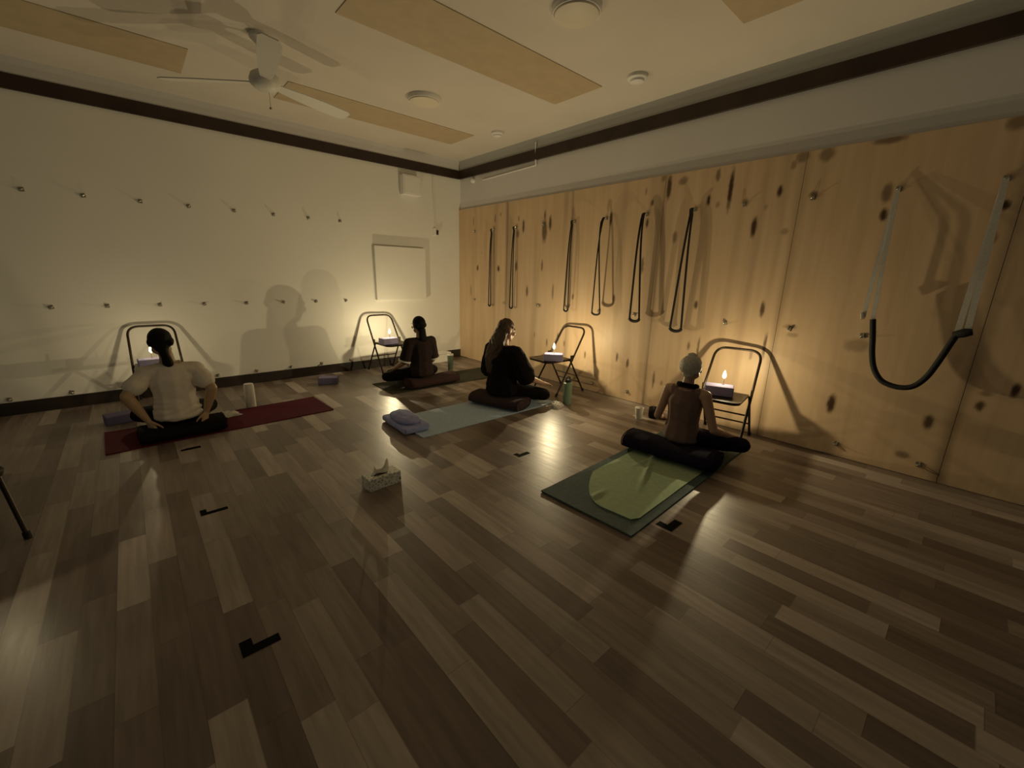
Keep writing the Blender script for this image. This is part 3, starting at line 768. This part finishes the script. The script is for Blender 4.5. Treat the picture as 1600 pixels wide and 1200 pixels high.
t = thing('tissue_box', 'pebble-patterned tissue box on the floor in the middle of the room', 'tissue box', (-3.132, -3.535, 0), .03)
bm = NB(); box(bm, (0, 0, .042), (.232, .118, .084), .003); obj('carton', bm, M['tissuebox'], t, smooth=False)
bm = NB(); lathe(bm, [(.05, 0), (.05, .0012), (0, .0012)], 28); bmesh.ops.scale(bm, vec=(1.2, .55, 1), verts=bm.verts[:]); bmesh.ops.translate(bm, vec=V((-.012, 0, .0838)), verts=bm.verts[:]); obj('opening', bm, M['dark_steel'], t)
bm = NB(); n = 14; g = {}
for i in range(n + 1):
    u = i / n
    hh = .028 + .080 * math.exp(-((u - .86) / .17) ** 2) + .045 * math.exp(-((u - .14) / .10) ** 2)
    for j in range(9):
        v = j / 8
        lean = .022 * math.sin(u * 5.5) + .010 * math.sin(v * 5 + u * 3)
        g[i, j] = bm.verts.new((-.055 + .095 * u + .018 * v * (u - .4), lean * (.4 + v) - .004, .083 + hh * v))
for i in range(n):
    for j in range(8): bm.faces.new((g[i, j], g[i + 1, j], g[i + 1, j + 1], g[i, j + 1]))
bmesh.ops.solidify(bm, geom=bm.faces[:], thickness=.002)
obj('tissue_sheet', bm, M['paper'], t)

def tape(x, y, a, b, w, label):
    bm = NB()
    pts = [(0, 0), (a, 0), (a, w), (w, w), (w, b), (0, b)]
    T = [bm.verts.new((p[0], p[1], .0012)) for p in pts]; B = [bm.verts.new((p[0], p[1], 0)) for p in pts]
    for F, s in ((T, 1), (B, -1)):
        q = [F[0], F[1], F[2], F[3]]; r = [F[0], F[3], F[4], F[5]]
        bm.faces.new(q[::s]); bm.faces.new(r[::s])
    for i in range(6): bm.faces.new((T[i], B[i], B[(i + 1) % 6], T[(i + 1) % 6]))
    o = obj('floor_tape', bm, M['tape'], smooth=False); o.location = (x, y, .0004)
    return tag(o, label, 'tape mark', 'black L-shaped tape marks on the floor')
tape(-4.12, -2.03, .13, .03, .045, 'black L of tape on the floor just in front of the maroon mat')
tape(-4.12, -3.235, .135, .075, .032, 'black L of tape on the floor left of the tissue box')
tape(-4.125, -4.475, .13, .085, .042, 'black L of tape on the floor nearest the camera')
tape(-2.095, -3.815, .125, .07, .040, 'black L of tape on the floor between the pale blue and green mats')
tape(-2.105, -5.125, .135, .10, .05, 'black L of tape on the floor beside the near corner of the green mat')

# ------------------------------------------------------------------ people
def ell_verts(bm, c, r, sub=2):
    m = Matrix.Translation(V(c)) @ Matrix.Diagonal((r[0], r[1], r[2], 1))
    return bmesh.ops.create_icosphere(bm, subdivisions=sub, radius=1, matrix=m)['verts']
def r3(r): return (r, r, r) if isinstance(r, (int, float)) else r
class Blob:
    def __init__(s): s.bm = NB()
    def ell(s, c, r): ell_verts(s.bm, c, r3(r), 3)
    def seg(s, a, ra, b, rb):
        t = NB(); ell_verts(t, a, r3(ra)); ell_verts(t, b, r3(rb))
        h = bmesh.ops.convex_hull(t, input=t.verts[:])
        bmesh.ops.delete(t, geom=[g for g in t.verts if not g.link_faces], context='VERTS')
        junk = [g for g in h['geom_interior'] if isinstance(g, bmesh.types.BMVert) and g.is_valid]
        if junk: bmesh.ops.delete(t, geom=junk, context='VERTS')
        me = bpy.data.meshes.new('tmp'); t.to_mesh(me); t.free(); s.bm.from_mesh(me); bpy.data.meshes.remove(me)
    def chain(s, pts):
        for (a, ra), (b, rb) in zip(pts, pts[1:]): s.seg(a, ra, b, rb)
    def build(s, name, m, parent=None, voxel=.008, smooth=4, fold=0, fscale=12, fn=None):
        me = bpy.data.meshes.new('tmp'); s.bm.to_mesh(me); s.bm.free()
        o = bpy.data.objects.new('tmp', me); COL.objects.link(o)
        rm = o.modifiers.new('r', 'REMESH'); rm.mode = 'VOXEL'; rm.voxel_size = voxel
        sm = o.modifiers.new('s', 'SMOOTH'); sm.factor = .5; sm.iterations = smooth
        bpy.context.view_layer.update()
        dg = bpy.context.evaluated_depsgraph_get()
        nm = bpy.data.meshes.new_from_object(o.evaluated_get(dg))
        bpy.data.objects.remove(o); bpy.data.meshes.remove(me)
        if fold or fn:
            ns = [v.normal.copy() for v in nm.vertices]
            for v, n in zip(nm.vertices, ns):
                d = 0
                if fold:
                    p = v.co
                    d = fold * (noise.noise(V((p.x * fscale * .5, p.y * fscale * .5, p.z * fscale + p.x * 5))) + .5 * noise.noise(p * fscale * 1.7))
                if fn: d += fn(v.co)
                v.co += n * d
        for p in nm.polygons: p.use_smooth = True
        nm.name = name
        nm.materials.clear(); nm.materials.append(m)
        q = bpy.data.objects.new(name, nm); COL.objects.link(q)
        if parent: q.parent = parent
        return q

def hand_into(B, wrist, d, up, side, k=1.0, curl=.25):
    """wrist point, direction of fingers, back-of-hand normal, side = +1 if thumb is toward cross(d, up)"""
    w = V(wrist); d = V(d).normalized(); up = (V(up) - d * V(up).dot(d)).normalized(); s = d.cross(up) * side
    kn = []
    for i, o in enumerate((.030, .010, -.010, -.029)):
        kn.append(w + d * (.088 - (.006 if i in (0, 3) else 0) - (.004 if i == 3 else 0)) * k + s * o * k)
    for q in kn: B.seg(w + s * .0 + d * .012, .020 * k, q, .0115 * k)
    B.seg(kn[0], .0115 * k, kn[3], .0105 * k)
    B.seg(w + d * .04 * k + s * .012 * k, .017 * k, w + d * .04 * k - s * .014 * k, .016 * k)
    for i, (q, ln) in enumerate(zip(kn, (.070, .080, .074, .058))):
        ln *= k; sp = (1.5 - i) * .10
        d1 = (d + s * sp - up * curl * .5).normalized(); d2 = (d + s * sp - up * curl * 1.6).normalized(); d3 = (d + s * sp - up * curl * 2.6).normalized()
        a = q + d1 * ln * .45; b = a + d2 * ln * .32; c = b + d3 * ln * .25
        B.chain([(q, .0095 * k), (a, .0088 * k), (b, .0080 * k), (c, .0068 * k)])
    t0 = w + d * .022 * k + s * .022 * k; t1 = w + d * .050 * k + s * .050 * k - up * .006 * k; t2 = t1 + (d * .8 + s * .5 - up * .25).normalized() * .030 * k; t3 = t2 + (d + s * .15 - up * .35).normalized() * .024 * k
    B.chain([(t0, .015 * k), (t1, .0115 * k), (t2, .0095 * k), (t3, .0078 * k)])

def head_into(B, hc, yaw, k, pitch=0):
    R = Matrix.Translation(V(hc)) @ Matrix.Rotation(yaw, 4, 'Z') @ Matrix.Rotation(pitch, 4, 'X')
    def P(x, y, z): return R @ V((x * k, y * k, z * k))
    B.ell(P(0, -.012, .022), (.074 * k, .090 * k, .088 * k))
    B.seg(P(0, .012, .0), (.070 * k, .075 * k, .075 * k), P(0, .046, -.072), (.036 * k, .034 * k, .032 * k))
    B.seg(P(-.040, .015, -.055), .028 * k, P(0, .062, -.085), .022 * k); B.seg(P(.040, .015, -.055), .028 * k, P(0, .062, -.085), .022 * k)
    B.seg(P(0, .083, .012), .010 * k, P(0, .103, -.022), .0125 * k)           # nose
    for s in (-1, 1):
        B.ell(P(s * .012, .095, -.026), .008 * k)
        B.seg(P(s * .014, .081, .026), .011 * k, P(s * .048, .066, .024), .010 * k)    # brow
        B.ell(P(s * .042, .062, -.020), .021 * k)                              # cheek
        B.seg(P(s * .076, -.008, .018), (.008 * k, .018 * k, .018 * k), P(s * .073, .0, -.022), (.008 * k, .011 * k, .010 * k))   # ear
    B.seg(P(-.020, .080, -.050), .0075 * k, P(.020, .080, -.050), .0075 * k)
    B.seg(P(-.016, .079, -.060), .0080 * k, P(.016, .079, -.060), .0080 * k)
    return P

def person(loc, rotz, k, s, label, skin, pose, build):
    """seated cross-legged; local +Y is forward, s = seat height"""
    J = {}
    wx = pose.get('wide', 1.0)
    lean = pose.get('lean', 0.0)
    J['hip'] = V((0, 0, s + .085 * k)); J['waist'] = V((0, -.01 + lean * .2, s + .23 * k)); J['chest'] = V((0, -.012 + lean * .6, s + .40 * k)); J['upper'] = V((0, -.018 + lean, s + .500 * k))
    J['neck'] = V((pose.get('tilt', 0) * .3, -.016 + lean, s + .560 * k)); hx = pose.get('tilt', 0); J['head'] = V((hx, .020 + lean + pose.get('hy', 0), s + .712 * k))
    B = Blob()
    B.chain([(J['hip'], (.165 * k * wx, .125 * k, .090 * k)), (J['waist'], (.130 * k * wx, .095 * k, .08 * k)), (J['chest'], (.150 * k * wx, .105 * k, .09 * k)), (J['upper'], (.115 * k * wx, .080 * k, .055 * k))])
    sh = {}; el = {}; wr = {}; kn = {}; an = {}
    for q, sx in (('L', -1), ('R', 1)):
        sh[q] = V((sx * .172 * k * wx, -.012 + lean, s + pose.get('shz', .490) * k))
        B.seg((J['upper'].x, J['upper'].y, J['upper'].z + .015 * k), (.06 * k, .055 * k, .05 * k), sh[q], .052 * k)
        el[q] = V(pose['elbow' + q]); wr[q] = V(pose['wrist' + q])
        am = pose.get('arm', 1.0) * k
        B.chain([(sh[q], .050 * k), (sh[q].lerp(el[q], .5), .044 * am), (el[q], .037 * am)])
        B.chain([(el[q], .037 * am), (el[q].lerp(wr[q], .3), .038 * am), (wr[q], .024 * k)])
        hd = pose['hand' + q]
        hand_into(B, wr[q], hd[0], hd[1], hd[2], k, hd[3])
        kn[q] = V(pose['knee' + q]); an[q] = V(pose['ankle' + q])
        hp = V((sx * .095 * k, .03, s + .075 * k))
        B.chain([(hp, .088 * k), (hp.lerp(kn[q], .5), .074 * k), (kn[q], .056 * k)])
        B.chain([(kn[q], .054 * k), (kn[q].lerp(an[q], .35), .053 * k), (an[q], .034 * k)])
        ft = V(pose['foot' + q]); B.chain([(an[q], .034 * k), (an[q].lerp(ft, .45) + V((0, 0, .006)), .036 * k), (ft, (.032 * k, .034 * k, .024 * k))])
    B.chain([(J['neck'] + V((0, 0, -.02)), (.060 * k, .058 * k, .05 * k)), (J['neck'] + V((0, .012, .05 * k)), .050 * k), (J['head'] + V((0, -.01, -.04)), .052 * k)])
    P = head_into(B, J['head'], pose.get('yaw', 0), k * 1.06, pose.get('pitch', -.12))
    body = B.build('person', skin, None, .0065, 4)
    body.location = loc; body.rotation_euler = (0, 0, rotz)
    tag(body, label, 'person')
    for sx in (-1, 1):
        bm = NB(); bmesh.ops.create_uvsphere(bm, u_segments=14, v_segments=10, radius=.0105 * k, matrix=Matrix.Translation(P(sx * .031, .066, .004)))
        obj('eye', bm, M['eye'], body)
    # trousers
    g = .011
    T = Blob()
    T.chain([((0, 0, s + .062 * k), (.168 * k * wx + .004, .124 * k + .004, .066 * k + .004)), ((0, .004, s + .125 * k), (.146 * k * wx, .106 * k, .05 * k))])
    for q, sx in (('L', -1), ('R', 1)):
        hp = V((sx * .095 * k, .03, s + .075 * k))
        T.chain([(hp, .088 * k + g), (hp.lerp(kn[q], .5), .074 * k + g), (kn[q], .056 * k + g)])
        e = kn[q].lerp(an[q], .88)
        T.chain([(kn[q], .054 * k + g), (kn[q].lerp(an[q], .35), .053 * k + g), (e, .038 * k + g)])
    tr = T.build('trousers', build['pants'], body, .0085, 4, .004, 11)
    for v in tr.data.vertices:
        if v.co.z < .004: v.co.z = .004
    # shirt
    g = build.get('ease', .012)
    H = Blob()
    hem = build.get('hem', .06)
    H.chain([((0, -.006, s + hem * k + .05), (.160 * k * wx + g * 1.3, .125 * k + g * 1.2, .05 * k)), (J['waist'], (.130 * k * wx + g * 1.1, .095 * k + g * 1.2, .08 * k)), (J['chest'], (.150 * k * wx + g, .105 * k + g, .09 * k)), (J['upper'] + V((0, 0, -.004)), (.115 * k * wx + g, .080 * k + g * .8, .050 * k))])
    for q in 'LR':
        if build['sleeve'] > 0:
            H.seg((J['upper'].x, J['upper'].y, J['upper'].z + .010 * k), (.055 * k + g * .4, .058 * k + g * .6, .042 * k), sh[q], .052 * k + g)
            e = sh[q].lerp(el[q], build['sleeve']); H.seg(sh[q], .052 * k + g * build.get('shf', 1), e, build.get('cuff', .046) * k + g)
        else:
            H.seg((J['upper'].x, J['upper'].y, J['upper'].z + .008 * k), (.06 * k, .060 * k + .004, .045 * k), sh[q].lerp(J['upper'], .30) + V((0, 0, .006)), (.050 * k, .054 * k + .003, .050 * k))
    H.build('shirt', build['shirt_mat'], body, .0075, 4, build.get('fold', .005), 13, build.get('fn'))
    return body, J, P, sh, el, wr, kn, k

def hair_cap(B, P, k, big=1.0):
    B.ell(P(0, -.022, .030), (.082 * k * big, .092 * k * big, .090 * k * big))
    B.seg(P(-.045, -.045, .0), .045 * k * big, P(.045, -.045, .0), .045 * k * big)
    B.seg(P(0, -.045, -.01), (.068 * k, .052 * k, .05 * k), P(0, -.052, -.055), (.050 * k, .036 * k, .035 * k))

# common cross-legged legs
def legs(k, w=.36, f=.30):
    return dict(kneeL=(-w * k, f * k, .135), kneeR=(w * k, f * k, .135), ankleL=(.06 * k, .42 * k, .058), ankleR=(-.05 * k, .30 * k, .060), footL=(.20 * k, .395 * k, .040), footR=(-.20 * k, .285 * k, .045))

# 1: white T-shirt, hands propped on the bolster beside the hips
k = .97
pz = dict(shz=.460, arm=1.16, elbowL=(-.305, -.085, .415), elbowR=(.255, -.10, .400), wristL=(-.205, -.075, .185), wristR=(.190, -.075, .190),
          handL=((.30, -.25, -1), (-.8, -.6, .3), -1, .25), handR=((-.30, -.25, -1), (.8, -.6, .3), 1, .25), tilt=-.030, lean=.0, pitch=-.25, hy=.01, **legs(k, .27, .37))
def wrinkle1(p):
    # bunched horizontal folds low on the back
    f = math.exp(-((p.z - .25) / .07) ** 2)
    return .0055 * f * (.4 + max(0, noise.noise(V((p.x * 9, 1.3, p.z * 5))) * 2.2)) * math.sin(p.z * 125 - p.x * 34 + 4.5 * noise.noise(p * 6))
b1, J, P, *_ = person((-4.075, -1.575, 0), .0, k, .12, 'person in a white T-shirt with a black ponytail, seated on the maroon mat', M['skin_tan'], pz,
    dict(pants=M['blackcotton'], shirt_mat=M['tee_white'], sleeve=.55, cuff=.062, ease=.020, shf=.35, hem=.015, fold=.006, fn=wrinkle1))
h = Blob(); hair_cap(h, P, k, 1.03)
hb = h.build('hair', M['hair_black'], b1, .007, 4, .0015, 30)
h = Blob(); c = J['head']
h.chain([(c + V((.004, -.085, -.055)), .036), (c + V((.012, -.098, -.10)), .030), (c + V((.020, -.102, -.15)), .040), (c + V((.026, -.100, -.19)), .030)])
h.build('ponytail', M['hair_black'], hb, .007, 4, .002, 30)

# 2: dark T-shirt near the corner
k = .93
pz = dict(elbowL=(-.215, .03, .345), elbowR=(.215, .03, .345), wristL=(-.255, .215, .235), wristR=(.265, .215, .235),
          handL=((-.25, 1, -.35), (0, .3, 1), 1, .3), handR=((.25, 1, -.35), (0, .3, 1), -1, .3), tilt=.0, lean=.01, pitch=-.12, **legs(k, .375, .27))
b2, J, P, sh2, el2, *_ = person((-1.60, -1.42, 0), math.radians(2), k, .125, 'person in a dark T-shirt with pale sleeve hems, seated near the room corner', M['skin_tan'], pz,
    dict(pants=M['blackcotton'], shirt_mat=M['tee_dark'], sleeve=.84, cuff=.058, ease=.018, hem=.0, fold=.005))
h = Blob(); hair_cap(h, P, k, 1.03)
hb = h.build('hair', M['hair_black'], b2, .007, 4, .0015, 30)
h = Blob(); c = J['head']
h.chain([(c + V((0, -.085, -.05)), (.045, .034, .04)), (c + V((0, -.095, -.11)), (.050, .032, .04)), (c + V((.004, -.10, -.175)), (.055, .028, .03))])
h.build('ponytail', M['hair_black'], hb, .007, 4, .003, 30)
for q in 'LR':
    d = (el2[q] - sh2[q]).normalized(); c = sh2[q].lerp(el2[q], .95)
    a = d.orthogonal().normalized(); b_ = d.cross(a); r = .058 * k + .024
    bm = NB(); rings = []
    for (o_, rr) in ((-.011, r), (.011, r), (.011, r - .006), (-.011, r - .006)):
        rings.append([bm.verts.new(c + d * o_ + (a * math.cos(2 * PI * i / 28) + b_ * math.sin(2 * PI * i / 28)) * rr) for i in range(28)])
    for i in range(4):
        A, Bq = rings[i], rings[(i + 1) % 4]
        for j in range(28): bm.faces.new((A[j], A[(j + 1) % 28], Bq[(j + 1) % 28], Bq[j]))
    o = obj('sleeve_hem', bm, M['bottle_white'], b2); o['label'] = 'pale sleeve hem'

# 3: long hair, black T-shirt
k = 1.0
pz = dict(elbowL=(-.27, .04, .35), elbowR=(.265, .11, .345), wristL=(-.30, .26, .245), wristR=(.315, .325, .255),
          handL=((-.1, 1, -.3), (0, .3, 1), 1, .3), handR=((.05, 1, -.25), (0, .25, 1), -1, .3), tilt=.0, lean=.02, wide=1.14, pitch=-.22, yaw=-.22, hy=.015, **legs(k, .36, .31))
b3, J, P, *_ = person((-1.265, -2.63, 0), -PI / 2 + .02, k, .12, 'long-haired person in a loose black T-shirt, seated on the pale blue mat', M['skin'], pz,
    dict(pants=M['blackcotton'], shirt_mat=M['tee_black'], sleeve=.92, cuff=.078, ease=.034, hem=-.01, fold=.008))
h = Blob(); hair_cap(h, P, k, 1.06)
c = J['head']
h.chain([(c + V((-.01, -.065, 0)), (.090, .050, .06)), (c + V((-.03, -.100, -.10)), (.110, .052, .06)), (c + V((-.05, -.130, -.20)), (.128, .050, .06)), (c + V((-.065, -.155, -.30)), (.120, .044, .05)), (c + V((-.075, -.165, -.40)), (.085, .030, .03)), (c + V((-.085, -.168, -.46)), (.050, .020, .02))])
def strands(p): return .011 * noise.noise(V((p.x * 38 + 1.5 * math.sin(p.z * 26), p.y * 38, p.z * 5)))
h.build('hair', M['hair_brown'], b3, .0065, 3, 0, 10, strands)

# 4: grey hair, tank top
k = .87
pz = dict(elbowL=(-.220, .0, .300), elbowR=(.238, .01, .300), wristL=(-.265, .20, .215), wristR=(.290, .225, .215),
          handL=((-.15, 1, -.3), (0, .3, 1), 1, .3), handR=((.12, 1, -.25), (0, .25, 1), -1, .3), tilt=.0, lean=.015, pitch=-.12, yaw=-.05, **dict(legs(k, .42, .36), kneeL=(-.25, .37, .14)))
b4, J, P, *_ = person((-1.06, -4.635, 0), -PI / 2 + .0, k, .125, 'grey-haired person in a sleeveless brown top, seated on the slate green mat', M['skin'], pz,
    dict(pants=M['navy'], shirt_mat=M['tank'], sleeve=0, ease=.010, hem=.0, fold=.004))
h = Blob(); hair_cap(h, P, k, 1.05)
hb = h.build('hair', M['hair_grey'], b4, .007, 4, .002, 30)
bm = NB()
for i in range(26):
    a0 = PI * (-.52 + 1.04 * i / 25)       # around the back of the skull from ear to ear
    pts = []
    for j in range(12):
        f = j / 11
        th = -.75 + 1.75 * f               # elevation from nape to crown
        az = a0 * (1 - .75 * f) + .35 * f
        rx, ry, rz_ = .088, .098, .096
        pts.append(P(math.sin(az) * math.cos(th) * rx, -.022 - math.cos(az) * math.cos(th) * ry, .026 + math.sin(th) * rz_))
    tube(bm, pts, [.0045 + .0025 * math.sin(PI * j / 11) for j in range(12)], 6)
obj('swept_strands', bm, M['hair_grey'], hb)
h = Blob(); h.ell(P(.004, -.045, .108), (.042 * k, .042 * k, .026 * k)); h.build('hair_knot', M['hair_grey'], hb, .005, 3, .003, 40)
h = Blob()
n0 = J['neck'] + V((0, .004, -.004))
for i in range(20):
    a, b_ = 2 * PI * i / 20, 2 * PI * (i + 1) / 20
    h.seg(n0 + V((.074 * math.cos(a), .064 * math.sin(a), .012 * math.sin(a) * -1)), (.014, .014, .021), n0 + V((.074 * math.cos(b_), .064 * math.sin(b_), .012 * math.sin(b_) * -1)), (.014, .014, .021))
o = h.build('collar', M['blackcotton'], b4, .005, 3); o['label'] = 'black collar'

# ------------------------------------------------------------------ world, camera, view
w = bpy.data.worlds.new('World'); S.world = w; w.use_nodes = True
bg = w.node_tree.nodes['Background']; bg.inputs['Color'].default_value = (.60, .86, .95, 1); bg.inputs['Strength'].default_value = .036

fo, yaw, pit, rol = 651.509, .8346180, -.2553645, .0227140
f = V((math.cos(pit) * math.cos(yaw), math.cos(pit) * math.sin(yaw), math.sin(pit)))
r = f.cross(V((0, 0, 1))).normalized(); u = r.cross(f)
r2 = r * math.cos(rol) + u * math.sin(rol); u2 = -r * math.sin(rol) + u * math.cos(rol)
cam = bpy.data.cameras.new('camera'); co = bpy.data.objects.new('camera', cam); COL.objects.link(co)
cam.sensor_width = 36; cam.sensor_fit = 'HORIZONTAL'; cam.lens = 36 * fo / 1600; cam.clip_start = .05
mw = Matrix((r2, u2, -f)).transposed().to_4x4(); mw.translation = V((-4.233287, -6.068810, 1.42)); co.matrix_world = mw
S.camera = co
S.view_settings.view_transform = 'Standard'; S.view_settings.look = 'None'; S.view_settings.gamma = 1; S.view_settings.use_curve_mapping = False
S.view_settings.exposure = 0
